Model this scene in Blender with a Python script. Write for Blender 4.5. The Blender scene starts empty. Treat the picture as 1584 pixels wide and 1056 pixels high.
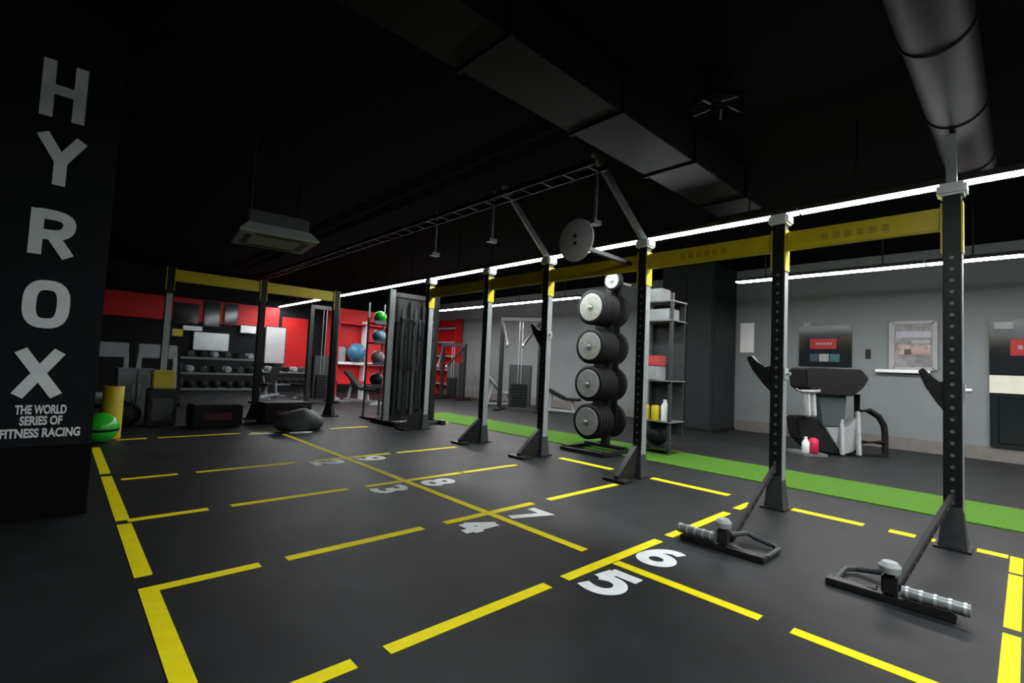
import bpy, bmesh, math, random
from mathutils import Vector, Matrix
random.seed(7)
SC = bpy.context.scene
C = SC.collection

# ------------------------------------------------------------------ camera
F, YAW, PITCH, ROLL, H = 747.8, 0.752464, 0.0542382, 0.0457994, 1.35
fwd = Vector((math.sin(YAW)*math.cos(PITCH), math.cos(YAW)*math.cos(PITCH), math.sin(PITCH)))
r0 = Vector((math.cos(YAW), -math.sin(YAW), 0)); u0 = r0.cross(fwd)
rgt = r0*math.cos(ROLL) + u0*math.sin(ROLL)
upv = -r0*math.sin(ROLL) + u0*math.cos(ROLL)
cd = bpy.data.cameras.new('camera'); cam = bpy.data.objects.new('camera', cd); C.objects.link(cam)
cd.sensor_width = 36; cd.lens = 36*F/1584; cd.clip_start = .05; cd.clip_end = 200
M3 = Matrix((rgt, upv, -fwd)).transposed()
cam.matrix_world = Matrix.Translation((0, 0, H)) @ M3.to_4x4()
SC.camera = cam

# ------------------------------------------------------------------ world, exposure
w = bpy.data.worlds.new('world'); SC.world = w; w.use_nodes = True
w.node_tree.nodes['Background'].inputs[0].default_value = (.5, .55, .6, 1)
w.node_tree.nodes['Background'].inputs[1].default_value = 0.0
vs = SC.view_settings
vs.view_transform = 'Standard'; vs.look = 'None'; vs.gamma = 1; vs.use_curve_mapping = False
vs.exposure = 0.15
STRIP = 78.0          # brightness of the hanging LED strips

# ------------------------------------------------------------------ pixel -> place
def ray(x, y): return fwd*F + rgt*(x-792) - upv*(y-528)
def onZ(x, y, z=0):
    d = ray(x, y); return Vector((0, 0, H)) + d*((z-H)/d.z)
def onX(x, y, X):
    d = ray(x, y); return Vector((0, 0, H)) + d*(X/d.x)
def onY(x, y, Y):
    d = ray(x, y); return Vector((0, 0, H)) + d*(Y/d.y)

# ------------------------------------------------------------------ materials
MATS = {}
def mat(name, col, rough=.5, metal=0., var=.15, scale=30., bump=0., emit=0., spec=.35, bscale=None):
    if name in MATS: return MATS[name]
    m = bpy.data.materials.new(name); m.use_nodes = True
    nt = m.node_tree; b = nt.nodes['Principled BSDF']
    b.inputs['Roughness'].default_value = rough; b.inputs['Metallic'].default_value = metal
    b.inputs['Specular IOR Level'].default_value = spec
    tc = nt.nodes.new('ShaderNodeTexCoord'); nz = nt.nodes.new('ShaderNodeTexNoise')
    nz.inputs['Scale'].default_value = scale; nz.inputs['Detail'].default_value = 4
    nt.links.new(tc.outputs['Object'], nz.inputs['Vector'])
    rp = nt.nodes.new('ShaderNodeValToRGB')
    rp.color_ramp.elements[0].position = .3; rp.color_ramp.elements[1].position = .7
    rp.color_ramp.elements[0].color = [c*(1-var) for c in col]+[1]
    rp.color_ramp.elements[1].color = [min(1, c*(1+var)) for c in col]+[1]
    nt.links.new(nz.outputs['Fac'], rp.inputs['Fac'])
    nt.links.new(rp.outputs['Color'], b.inputs['Base Color'])
    if bump:
        n2 = nt.nodes.new('ShaderNodeTexNoise'); n2.inputs['Scale'].default_value = bscale or scale*4
        nt.links.new(tc.outputs['Object'], n2.inputs['Vector'])
        bp = nt.nodes.new('ShaderNodeBump'); bp.inputs['Strength'].default_value = bump
        bp.inputs['Distance'].default_value = .01
        nt.links.new(n2.outputs['Fac'], bp.inputs['Height']); nt.links.new(bp.outputs['Normal'], b.inputs['Normal'])
    if emit:
        b.inputs['Emission Color'].default_value = list(col)+[1]; b.inputs['Emission Strength'].default_value = emit
    MATS[name] = m; return m

def floor_material():
    m = mat('rubber_floor', (.0155, .0172, .0185), .5, 0, .25, 3., .12, 0, .18, 260.)
    nt = m.node_tree; b = nt.nodes['Principled BSDF']
    tc = [n for n in nt.nodes if n.type == 'TEX_COORD'][0]
    base = b.inputs['Base Color'].links[0].from_socket
    vo = nt.nodes.new('ShaderNodeTexVoronoi'); vo.inputs['Scale'].default_value = 55.
    nt.links.new(tc.outputs['Object'], vo.inputs['Vector'])
    rp = nt.nodes.new('ShaderNodeValToRGB')
    rp.color_ramp.elements[0].position = .06; rp.color_ramp.elements[0].color = (1, 1, 1, 1)
    rp.color_ramp.elements[1].position = .16; rp.color_ramp.elements[1].color = (0, 0, 0, 1)
    nt.links.new(vo.outputs['Distance'], rp.inputs['Fac'])
    mx = nt.nodes.new('ShaderNodeMixRGB'); mx.inputs[2].default_value = (.035, .037, .04, 1)
    nt.links.new(rp.outputs['Color'], mx.inputs[0]); nt.links.new(base, mx.inputs[1])
    nt.links.new(mx.outputs[0], b.inputs['Base Color'])
    n3 = nt.nodes.new('ShaderNodeTexNoise'); n3.inputs['Scale'].default_value = 1.3; n3.inputs['Detail'].default_value = 6
    nt.links.new(tc.outputs['Object'], n3.inputs['Vector'])
    mr = nt.nodes.new('ShaderNodeMapRange'); mr.inputs[3].default_value = .44; mr.inputs[4].default_value = .58
    nt.links.new(n3.outputs['Fac'], mr.inputs[0]); nt.links.new(mr.outputs[0], b.inputs['Roughness'])
    return m

M_floor = floor_material()
M_ceil = mat('black_ceiling', (.003, .003, .0033), .95, 0, .2, 3., 0, 0, .05)
M_blackwall = mat('black_wall', (.010, .011, .012), .8, 0, .2, 2., 0, 0, .15)
M_greywall = mat('grey_wall', (.176, .202, .210), .75, 0, .05, 2., .05)
M_pillar = mat('charcoal_pillar', (.019, .024, .026), .6, 0, .1, 2., .03, 0, .2)
M_col = mat('column_paint', (.008, .0095, .0115), .6, 0, .15, 3., .05, 0, .12)
M_colbase = mat('column_skirting', (.004, .004, .005), .75, 0, .15, 3., 0, 0, .05)
M_red = mat('red_panel', (.55, .012, .014), .5, 0, .1, 2.)
M_base = mat('taupe_baseboard', (.15, .145, .135), .6, 0, .08, 6.)
M_yel = mat('yellow_paint', (.50, .41, .005), .42, 0, .06, 8.)
M_tape = mat('yellow_tape', (.88, .76, .006), .6, 0, .05, 14., .1, 0, .1)
M_white = mat('white_paint', (.80, .82, .82), .55, 0, .06, 12.)
M_letter = mat('white_letter', (.78, .84, .84), .5, 0, .05, 8.)
M_steel = mat('grey_steel', (.20, .22, .225), .38, .3, .12, 12.)
M_post = mat('gunmetal_post', (.011, .012, .013), .45, 0, .15, 10., 0, 0, .2)
M_silver = mat('silver_metal', (.5, .52, .52), .35, .5, .08, 14.)
M_black = mat('black_metal', (.012, .012, .013), .42, 0, .2, 12.)
M_rub = mat('black_rubber', (.008, .008, .009), .65, 0, .25, 25., .1, 0, .2)
M_hole = mat('hole_ring', (.13, .14, .14), .5, .2)
M_dark = mat('dark_grey_plastic', (.035, .04, .043), .5, 0, .15, 10.)
M_plate = mat('grey_plate_face', (.27, .28, .27), .55, 0, .2, 18., .05)
M_turf = mat('green_turf', (.075, .185, .021), .9, 0, .3, 60., .6, 0, .1, 320.)
M_lgrey = mat('light_grey_plastic', (.30, .32, .33), .5, 0, .08, 6.)
M_blue = mat('blue_vinyl', (.05, .16, .26), .35, 0, .1, 6.)
M_ltblue = mat('pale_blue_vinyl', (.28, .45, .62), .35, 0, .1, 6.)
M_green = mat('green_rubber', (.02, .42, .02), .35, 0, .1, 6.)
M_pink = mat('pale_rubber', (.5, .42, .40), .5, 0, .1, 6.)
M_duct = mat('black_duct', (.0045, .005, .005), .5, 0, .2, 3., 0, 0, .14)
M_ac = mat('pale_casing', (.40, .45, .42), .5, 0, .05, 5.)
M_led = mat('led_diffuser', (.93, .98, 1.), .5, 0, 0, 5., 0, STRIP)
M_glass = mat('dark_glass', (.012, .016, .018), .12, 0, .1, 2.)
M_redlabel = mat('red_label', (.36, .012, .014), .5, 0, .08, 10.)
M_mirror = mat('mirror_board', (.55, .60, .60), .25, .3, .1, 2.)
M_cream = mat('cream_band', (.66, .67, .56), .6, 0, .05, 6.)

# ------------------------------------------------------------------ mesh helpers
def bx(bm, x0, x1, y0, y1, z0, z1):
    vs_ = [bm.verts.new((x, y, z)) for z in (z0, z1) for y in (y0, y1) for x in (x0, x1)]
    for f in ((0, 2, 3, 1), (4, 5, 7, 6), (0, 1, 5, 4), (2, 6, 7, 3), (0, 4, 6, 2), (1, 3, 7, 5)):
        bm.faces.new([vs_[i] for i in f])
def frame_of(d):
    d = Vector(d).normalized(); a = Vector((0, 0, 1)) if abs(d.z) < .95 else Vector((1, 0, 0))
    s = d.cross(a).normalized(); t = s.cross(d).normalized(); return d, s, t
def bar(bm, p, q, w_, h_):
    p, q = Vector(p), Vector(q); d, s, t = frame_of(q-p); vv = []
    for e in (p, q):
        for i, j in ((-1, -1), (1, -1), (1, 1), (-1, 1)): vv.append(bm.verts.new(e + s*(w_/2*i) + t*(h_/2*j)))
    for f in ((3, 2, 1, 0), (4, 5, 6, 7), (0, 1, 5, 4), (1, 2, 6, 5), (2, 3, 7, 6), (3, 0, 4, 7)): bm.faces.new([vv[i] for i in f])
def cyl(bm, p, q, r, n=14, r2=None):
    p, q = Vector(p), Vector(q); d, s, t = frame_of(q-p); r2 = r if r2 is None else r2; A, B = [], []
    for i in range(n):
        a = 2*math.pi*i/n; v = s*math.cos(a) + t*math.sin(a)
        A.append(bm.verts.new(p+v*r)); B.append(bm.verts.new(q+v*r2))
    for i in range(n): bm.faces.new((A[i], A[(i+1) % n], B[(i+1) % n], B[i]))
    bm.faces.new(A[::-1]); bm.faces.new(B)
def tube(bm, pts, r, n=10):
    pts = [Vector(p) for p in pts]; rings = []
    for i, p in enumerate(pts):
        d = (pts[min(i+1, len(pts)-1)] - pts[max(i-1, 0)]); _, s, t = frame_of(d)
        if rings:
            ps = rings[-1][1]; s = (ps - d.normalized()*ps.dot(d.normalized())).normalized(); t = d.normalized().cross(s)
        rings.append(([bm.verts.new(p + s*math.cos(2*math.pi*k/n)*r + t*math.sin(2*math.pi*k/n)*r) for k in range(n)], s))
    for (a, _), (b, _) in zip(rings, rings[1:]):
        for k in range(n): bm.faces.new((a[k], a[(k+1) % n], b[(k+1) % n], b[k]))
    bm.faces.new(rings[0][0][::-1]); bm.faces.new(rings[-1][0])
def lathe(bm, prof, c=(0, 0, 0), axis=(0, 0, 1), n=24):
    c = Vector(c); d, s, t = frame_of(axis); rings = []
    for r, h in prof:
        rings.append([bm.verts.new(c + d*h + (s*math.cos(2*math.pi*k/n) + t*math.sin(2*math.pi*k/n))*max(r, 1e-4)) for k in range(n)])
    for a, b in zip(rings, rings[1:]):
        for k in range(n): bm.faces.new((a[k], a[(k+1) % n], b[(k+1) % n], b[k]))
    bm.faces.new(rings[0][::-1]); bm.faces.new(rings[-1])
def sph(bm, c, r, n=20, sz=1.):
    lathe(bm, [(r*math.sin(math.pi*k/12), -r*sz*math.cos(math.pi*k/12)) for k in range(13)], c, (0, 0, 1), n)
def prism(bm, pts, y0, y1):                       # outline in x,z pushed along y
    a = [bm.verts.new((x, y0, z)) for x, z in pts]; b = [bm.verts.new((x, y1, z)) for x, z in pts]; n = len(pts)
    for i in range(n): bm.faces.new((a[i], a[(i+1) % n], b[(i+1) % n], b[i]))
    bm.faces.new(a[::-1]); bm.faces.new(b)

def nb(): return bmesh.new()
def obj(name, bm, m, parent=None, smooth=False, bev=0., local=False):
    if bev: bmesh.ops.bevel(bm, geom=bm.edges[:], offset=bev, segments=2, affect='EDGES', clamp_overlap=True)
    bmesh.ops.recalc_face_normals(bm, faces=bm.faces[:])
    if smooth:
        for f in bm.faces: f.smooth = True
        for e in bm.edges:
            if len(e.link_faces) == 2 and e.calc_face_angle(0) > .7: e.smooth = False
    off = Vector((0, 0, 0))
    if not local:                                  # vertices are given in the room's own metres
        p = parent
        while p: off += p.location; p = p.parent
        if not parent:                             # put the origin at the base of the thing
            xs = [v.co for v in bm.verts]
            off = Vector(((min(v.x for v in xs)+max(v.x for v in xs))/2, (min(v.y for v in xs)+max(v.y for v in xs))/2, min(v.z for v in xs)))
        bmesh.ops.translate(bm, verts=bm.verts[:], vec=-off)
    me = bpy.data.meshes.new(name); bm.to_mesh(me); bm.free(); me.materials.append(m)
    o = bpy.data.objects.new(name, me); C.objects.link(o)
    if parent: o.parent = parent
    elif not local: o.location = off
    return o
def tag(o, label, cat, group=None):
    o['label'] = label; o['category'] = cat
    if group: o['group'] = group
    return o
def thing(name, label, cat, loc=(0, 0, 0), rz=0., group=None):
    o = bpy.data.objects.new(name, None); C.objects.link(o); o.location = loc; o.rotation_euler = (0, 0, rz)
    o.empty_display_size = .1
    return tag(o, label, cat, group)
def struct(o, label=None):
    o['kind'] = 'structure'
    if label: o['label'] = label
    return o
def box(name, m, parent, *b, bev=0., **k):
    bm = nb(); bx(bm, *b); return obj(name, bm, m, parent, bev=bev, **k)
def copy_tree(o, parent=None):
    c = o.copy(); C.objects.link(c); c.parent = parent
    for ch in [x for x in KIDS.get(o, [])]: copy_tree(ch, c)
    return c
KIDS = {}
def text_mesh(s, size, extrude, bold=0., sx=1.):
    cu = bpy.data.curves.new('t', 'FONT'); cu.body = s; cu.size = size; cu.extrude = extrude; cu.offset = bold
    cu.align_x = 'CENTER'; cu.align_y = 'CENTER'
    o = bpy.data.objects.new('t', cu); C.objects.link(o); bpy.context.view_layer.update()
    me = bpy.data.meshes.new_from_object(o.evaluated_get(bpy.context.evaluated_depsgraph_get()))
    bpy.data.objects.remove(o); bpy.data.curves.remove(cu)
    # centre on its own outline
    xs = [v.co.x for v in me.vertices]; ys = [v.co.y for v in me.vertices]
    cx, cy = (min(xs)+max(xs))/2, (min(ys)+max(ys))/2
    for v in me.vertices: v.co.x = (v.co.x-cx)*sx; v.co.y -= cy
    return me, (max(xs)-min(xs))*sx, max(ys)-min(ys)

def ribbon(bm, pts, w_, d0, d1, closed=False):      # flat stroke in x,y from depth d0 to d1
    P = [Vector(p) for p in pts]; n = len(P); top, bot = [], []
    for i, p in enumerate(P):
        a = (p-P[i-1]) if (i or closed) else (P[1]-p); b = (P[(i+1) % n]-p) if (i < n-1 or closed) else (p-P[i-1])
        a = a.normalized(); b = b.normalized(); na = Vector((-a.y, a.x)); nb_ = Vector((-b.y, b.x))
        m_ = na+nb_; m_ = m_/max(m_.length_squared, .5)*2 if m_.length > 1e-5 else na
        o_ = m_*(w_/2)
        for L, z in ((bot, d0), (top, d1)): L.append((bm.verts.new((p.x+o_.x, p.y+o_.y, z)), bm.verts.new((p.x-o_.x, p.y-o_.y, z))))
    for i in range(n if closed else n-1):
        j = (i+1) % n
        bm.faces.new((top[i][0], top[i][1], top[j][1], top[j][0])); bm.faces.new((bot[i][0], bot[j][0], bot[j][1], bot[i][1]))
        bm.faces.new((top[i][0], top[j][0], bot[j][0], bot[i][0])); bm.faces.new((top[i][1], bot[i][1], bot[j][1], top[j][1]))
    if not closed:
        bm.faces.new((top[0][0], bot[0][0], bot[0][1], top[0][1])); bm.faces.new((top[-1][0], top[-1][1], bot[-1][1], bot[-1][0]))
def oval(cx, cy, rx, ry, n=20, p=2.):
    out = []
    for k in range(n):
        a = 2*math.pi*k/n; c, s_ = math.cos(a), math.sin(a)
        out.append((cx+rx*math.copysign(abs(c)**(2/p), c), cy+ry*math.copysign(abs(s_)**(2/p), s_)))
    return out
GL = {'5': [([(.94, 1.26), (.14, 1.26)], 0), ([(.24, 1.26), (.18, .72)], 0), ([(.16, .74), (.42, .88), (.72, .82), (.87, .6), (.86, .36), (.68, .16), (.4, .11), (.1, .2)], 0)],
      '6': [([(.84, 1.2), (.6, 1.29), (.34, 1.15), (.17, .82), (.13, .47)], 0), (oval(.5, .46, .37, .34), 1)],
      '9': [([(.16, .2), (.4, .11), (.66, .25), (.83, .58), (.87, .93)], 0), (oval(.5, .94, .37, .34), 1)],
      '8': [(oval(.5, .40, .37, .29), 1), (oval(.5, 1.0, .32, .27), 1)],
      '4': [([(.68, .02), (.68, 1.3)], 0), ([(.66, 1.3), (.14, .46)], 0), ([(.08, .42), (.97, .42)], 0)], '7': [([(.08, 1.28), (.86, 1.28), (.38, .02)], 0)],
      '3': [([(.1, 1.2), (.4, 1.29), (.75, 1.2), (.83, 1.0), (.68, .8), (.36, .73)], 0), ([(.36, .73), (.74, .66), (.88, .42), (.74, .18), (.4, .11), (.08, .22)], 0)],
      '2': [([(.12, 1.05), (.25, 1.23), (.5, 1.29), (.78, 1.2), (.85, .97), (.68, .7), (.2, .13), (.95, .13)], 0)],
      '1': [([(.15, 1.02), (.52, 1.27), (.52, .02)], 0)], '0': [(oval(.5, .7, .36, .58), 1)],
      'H': [([(.14, 0), (.14, 1.4)], 0), ([(.86, 0), (.86, 1.4)], 0), ([(.14, .7), (.86, .7)], 0)],
      'Y': [([(.06, 1.4), (.5, .68), (.94, 1.4)], 0), ([(.5, .72), (.5, 0)], 0)],
      'R': [([(.14, 0), (.14, 1.4)], 0), ([(.14, 1.27), (.62, 1.27), (.82, 1.17), (.87, .98), (.80, .76), (.6, .64), (.14, .64)], 0), ([(.5, .62), (.88, 0)], 0)],
      'O': [(oval(.5, .7, .37, .57, 28, 2.8), 1)], 'X': [([(.08, 0), (.92, 1.4)], 0), ([(.92, 0), (.08, 1.4)], 0)]}
def chaikin(pts):
    for _ in range(2):
        q = [pts[0]]
        for a, b in zip(pts, pts[1:]):
            q += [(a[0]*.75+b[0]*.25, a[1]*.75+b[1]*.25), (a[0]*.25+b[0]*.75, a[1]*.25+b[1]*.75)]
        pts = q+[pts[-1]]
    return pts
def glyph(txt, w_, h_, stroke, d, gap=.18):
    bm = nb(); n = len(txt); k = w_
    for i, ch in enumerate(txt):
        ox = (i-(n-1)/2)*w_*(1+gap)
        for j, (pts, cl) in enumerate(GL[ch]):
            if len(pts) > 4 and not cl and ch != '2': pts = chaikin(pts)
            ribbon(bm, [(ox+(x-.5)*w_, (y/1.4-.5)*h_) for x, y in pts], stroke, 0, d*(1+.12*j+.05*i), bool(cl))
    return bm

# ------------------------------------------------------------------ room shell
X0, X1, Y0, Y1, ZC = -7., 13.1, -6., 20., 4.2
floor = struct(box('floor', M_floor, None, X0, X1, Y0, Y1, -.1, 0))
struct(box('ceiling', M_ceil, None, X0, X1, Y0, Y1, ZC, ZC+.1))
wall_r = struct(box('wall_right', M_greywall, None, X1, X1+.15, Y0, Y1, 0, ZC))
wall_f = struct(box('wall_far', M_blackwall, None, X0, X1, Y1, Y1+.15, 0, ZC))
struct(box('wall_left', M_blackwall, None, X0-.15, X0, Y0, Y1, 0, ZC))
struct(box('wall_back', M_blackwall, None, X0, X1, Y0-.15, Y0, 0, ZC))
struct(box('baseboard_right', M_base, None, X1-.03, X1, Y0, Y1, 0, .27, bev=.004))

# charcoal wall projection beside the shelving (two broad panels)
wp = struct(box('wall_pillar', M_pillar, None, 11.75, X1, 5.3, 6.7, 0, ZC))
box('panel', M_pillar, wp, 11.73, 11.75, 5.34, 5.98, .06, 3.9, bev=.006)
box('panel', M_pillar, wp, 11.73, 11.75, 6.02, 6.66, .06, 3.9, bev=.006)
box('panel', M_pillar, wp, 11.79, 13.05, 5.28, 5.3, .06, 3.9, bev=.006)
box('skirting', M_blackwall, wp, 11.715, X1-.035, 5.265, 6.70, 0, .06)

# column with the vertical lettering
CY = 5.3
col = struct(box('wall_column', M_col, None, -.50, .255, CY, CY+.7, 0, ZC, bev=.006),
             'dark square column with white vertical lettering')
box('skirting', M_colbase, col, -.508, .263, CY-.008, CY+.708, 0, .57)
for ch, px, y0, y1 in (('H', 100, 97, 188), ('Y', 94, 210, 289), ('R', 82, 325, 397), ('O', 72, 433, 508), ('X', 60, 541, 613)):
    a, b = onY(px, y0, CY), onY(px, y1, CY)
    o = obj('letter', glyph(ch, .265, (a.z-b.z)*.97, .078, .006), M_letter, col, local=True)
    o.location = Vector((onY(px, (y0+y1)/2, CY).x, CY, (a.z+b.z)/2)) - col.location; o.rotation_euler = (math.pi/2, 0, 0)
for s, py, wpx in (('THE WORLD', 633, 80), ('SERIES OF', 650, 66), ('FITNESS RACING', 669, 124)):
    c = onY(64, py, CY); wd_ = wpx/1584*1.0
    L = onY(64-wpx/2, py, CY).x; R_ = onY(64+wpx/2, py, CY).x
    me, wd, ht = text_mesh(s, .1, .003, .0035)
    for v in me.vertices: v.co.x *= (R_-L)/wd; v.co.y *= .072/ht
    me.materials.append(M_letter)
    o = bpy.data.objects.new('lettering_line', me); C.objects.link(o); o.parent = col
    o.location = Vector((c.x, CY-.004, c.z)) - col.location; o.rotation_euler = (math.pi/2, 0, 0)

# red panels, posters and boards of the far wall
def far_panel(name, m, x0, y0, x1, y1, d=.04, par=wall_f):
    a, b = onY(x0, y0, Y1), onY(x1, y1, Y1)
    return box(name, m, par, a.x, b.x, Y1-d, Y1, b.z, a.z, bev=.005)
a = onY(150, 465, Y1)
box('red_panel', M_red, wall_f, -3.0, 6.2, Y1-.04, Y1, 2.45, 3.25)
far_panel('red_panel', M_red, 437, 490, 471, 575)
box('red_panel', M_red, wall_f, 8.1, 12.9, Y1-.05, Y1, .55, 3.5)

# ------------------------------------------------------------------ floor markings (pieces of the floor)
def tape(x0, x1, y0, y1, h_=.002):
    bm = nb(); bx(bm, x0, x1, y0, y1, 0, h_); return obj('tape_strip', bm, M_tape, floor)
def row(Y, segs, w_=.08, ytop=None):               # strips across, end points read in the photograph
    for (xa, ya), (xb, yb) in segs:
        tape(onZ(xa, ya).x, onZ(xb, yb).x, Y-w_/2, Y+w_/2)
def lane(X, segs, w_=.08):
    for (xa, ya), (xb, yb) in segs:
        ya_, yb_ = onZ(xa, ya).y, onZ(xb, yb).y
        tape(X-w_/2, X+w_/2, min(ya_, yb_), max(ya_, yb_), .0032)
row(2.07, [((430, 1056), (541, 1019)), ((590, 998), (845, 904)), ((868, 892), (1014, 834)), ((1030, 828), (1118, 791)), ((1130, 785), (1152, 776))])
row(3.42, [((217, 911), (400, 871)), ((440, 861), (657, 818)), ((686, 808), (830, 780)), ((846, 772), (946, 747))])
row(4.90, [((197, 804), (321, 786)), ((355, 780), (535, 755)), ((562, 751), (715, 730)), ((712, 731), (800, 719))])
row(6.48, [((186, 739), (272, 730)), ((300, 727), (450, 712)), ((475, 708), (590, 697)), ((604, 697), (697, 689))])
row(9.35, [((180, 680), (226, 677)), ((243, 676), (372, 670)), ((387, 669), (440, 667)), ((508, 662), (570, 660)), ((622, 657), (655, 656)), ((675, 655), (705, 653))], .09)
lane(.47, [((149, 692), (161, 733)), ((165, 737), (181, 806)), ((184, 812), (213, 893)), ((218, 911), (310, 1150))], .09)
lane(3.0, [((445, 671), (905, 851)), ((957, 868), (1182, 951)), ((1232, 968), (1500, 1076))])
lane(5.74, [((860, 709), (945, 726)), ((1010, 739), (1130, 765)), ((1228, 786), (1338, 810)), ((1378, 818), (1418, 827)), ((1436, 831), (1456, 836)), ((1512, 848), (1560, 858))], .11)
Yw = .07
for a, b in ((5.78, 5.28), (5.22, 4.05), (3.95, 2.2)): tape(b, a, Yw-.036, Yw+.036, .0026)
NUM = [('5', 2.69, 1.85), ('6', 3.36, 1.87), ('4', 2.69, 3.19), ('7', 3.27, 3.18), ('3', 2.68, 4.66), ('8', 3.29, 4.64),
       ('2', 2.68, 6.28), ('9', 3.28, 6.26), ('1', 2.68, 9.16), ('10', 3.32, 9.16)]
for s, x, y in NUM:
    o = obj('floor_number', glyph(s, .27 if len(s) == 1 else .2, .39, .09, .0012), M_white, floor, local=True)
    o.location = Vector((x, y, .003)) - floor.location; o.rotation_euler = (0, 0, -math.pi/2)

# green turf lane
bm = nb(); bx(bm, 6.82, 8.08, Y0+.02, 11.2, 0, .014)
tag(obj('turf_lane', bm, M_turf), 'bright green artificial turf lane running along the rubber floor', 'turf')

# ------------------------------------------------------------------ hanging LED strips
def strip(X, ya, yb, label, group, off=.55, hw=.085, m_=None, out=False):
    t = thing('led_strip_light_offscreen' if out else 'led_strip_light', label, 'light', (X, (ya+yb)/2, 3.28), 0, group)
    bm = nb(); bx(bm, X-hw-.015, X+hw+.015, ya+.01, yb-.01, 3.30, 3.36); obj('housing', bm, M_black, t, bev=.006)
    bm = nb(); bx(bm, X-hw, X+hw, ya+.014, yb-.014, 3.288, 3.30); obj('diffuser', bm, m_ or M_led, t)
    for yy in (ya+off, yb-off):
        bm = nb(); cyl(bm, (X, yy, 3.37), (X, yy, ZC), .012, 8); obj('suspension_rod', bm, M_black, t)
    return t
for k in range(8):
    strip(6.15, -4.2+k*3.0, -1.2+k*3.0, 'white LED strip light in the long row above the rig crossbeams', 'LED strips above the rig', .55, .062, None, k == 0)
for ya, yb in ((-4.8, -1.85), (-1.85, 1.1), (1.1, 4.05), (8.1, 11.0), (11.0, 13.9), (13.9, 16.8)):
    strip(10.0, ya, yb, 'white LED strip light in the row between turf lane and grey wall', 'LED strips beside the grey wall', .55, .085, mat('led_diffuser_warm', (1., .94, .92), .5, 0, 0, 5., 0, STRIP*.95), yb < 0)
for ya, yb in ((-4.8, -1.95), (-1.95, .9)):
    strip(2.3, ya, yb, 'white LED strip light hung over the open numbered floor', 'LED strips over the open floor', 1.2, .085, None, True)

# ------------------------------------------------------------------ main rig along the turf
RX = 5.65
PY = [.44, 1.83, 3.50, 5.25, 6.72, 8.62]
rig = thing('training_rig', 'long black steel training rig with yellow crossbeams beside the turf lane', 'rig', (RX, 4.5, 0))
def upright(par, x, y, top=3.03, w_=.122, pale_=True):
    bm = nb(); bx(bm, x-w_/2, x+w_/2, y-w_/2, y+w_/2, .02, top); u = obj('upright', bm, M_post, par, bev=.008)
    bm = nb()
    for k in range(23):
        z = .28 + k*.1
        cyl(bm, (x-w_/2-.002, y, z), (x-w_/2+.004, y, z), .016, 8)
    h = obj('bolt_holes', bm, M_hole, u); h['kind'] = 'stuff'
    if pale_:
        bm = nb(); bx(bm, x-w_*.42, x+w_*.42, y-w_/2-.006, y-w_/2, .3, top-.52); obj('pale_side', bm, mat('pale_side_grey', (.28, .305, .31), .45, .2, .1, 20.), u)  # thin slab on one side only, paler grey than the rest of the upright
    return u
for y in PY:
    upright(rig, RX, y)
    # tapered foot with base plate
    bm = nb(); lathe(bm, [(.135, .018), (.125, .06), (.09, .34), (.075, .36)], (RX, y, 0), (0, 0, 1), 4)
    bmesh.ops.rotate(bm, verts=bm.verts[:], cent=(RX, y, 0), matrix=Matrix.Rotation(math.pi/4, 3, 'Z'))
    obj('foot_shroud', bm, M_dark, rig, bev=.004)
    bm = nb(); bx(bm, RX-.13, RX+.13, y-.12, y+.12, 0, .018); obj('base_plate', bm, M_black, rig)
    # yellow flanges that carry the beams
    for s in (-1, 1):
        bm = nb(); bx(bm, RX-.07, RX+.07, y+s*.061-(.012 if s < 0 else 0), y+s*.061+(.012 if s > 0 else 0), 2.52, 2.97)
        fl = obj('flange', bm, M_yel, rig)
    bm = nb(); bx(bm, RX-.10, RX+.10, y-.10, y+.10, 3.03, 3.14); obj('top_cap', bm, M_white, rig, bev=.02)
    # brace that ties the upright back to the ceiling
    if y in (PY[2], PY[3]):
        bm = nb(); bar(bm, (RX-.04, y, 3.14), (RX-.74, y+.35, ZC), .07, .07); obj('ceiling_brace', bm, M_steel, rig)
    elif y == PY[0]:
        bm = nb(); bar(bm, (RX-.02, y, 3.10), (RX-.12, y, 3.55), .07, .07); obj('ceiling_brace', bm, M_steel, rig)
    if y > 3: # splayed black foot towards the open floor
        bm = nb(); prism(bm, [(RX-.5, .0), (RX-.05, .0), (RX-.05, .42), (RX-.12, .40), (RX-.5, .07)], y-.035, y+.035); obj('gusset_foot', bm, M_black, rig)
        bm = nb(); bx(bm, RX-.56, RX-.38, y-.16, y+.16, 0, .035); obj('cross_foot', bm, M_black, rig)
for ya, yb in zip(PY, PY[1:]):
    bm = nb(); bx(bm, RX-.035, RX+.035, ya+.074, yb-.074, 2.74, 2.94); b = obj('crossbeam', bm, M_yel, rig, bev=.008)
    ym = (ya+yb)/2
    if ya < 3:
        for k in range(6):                        # dark unreadable lettering on the beam
            y_ = ym + .27 - k*.1
            bm = nb(); bx(bm, RX-.0365, RX-.034, y_-.03, y_+.03, 2.80, 2.87); obj('lettering_mark', bm, mat('beam_lettering', (.34, .27, .008), .5), b)
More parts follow.
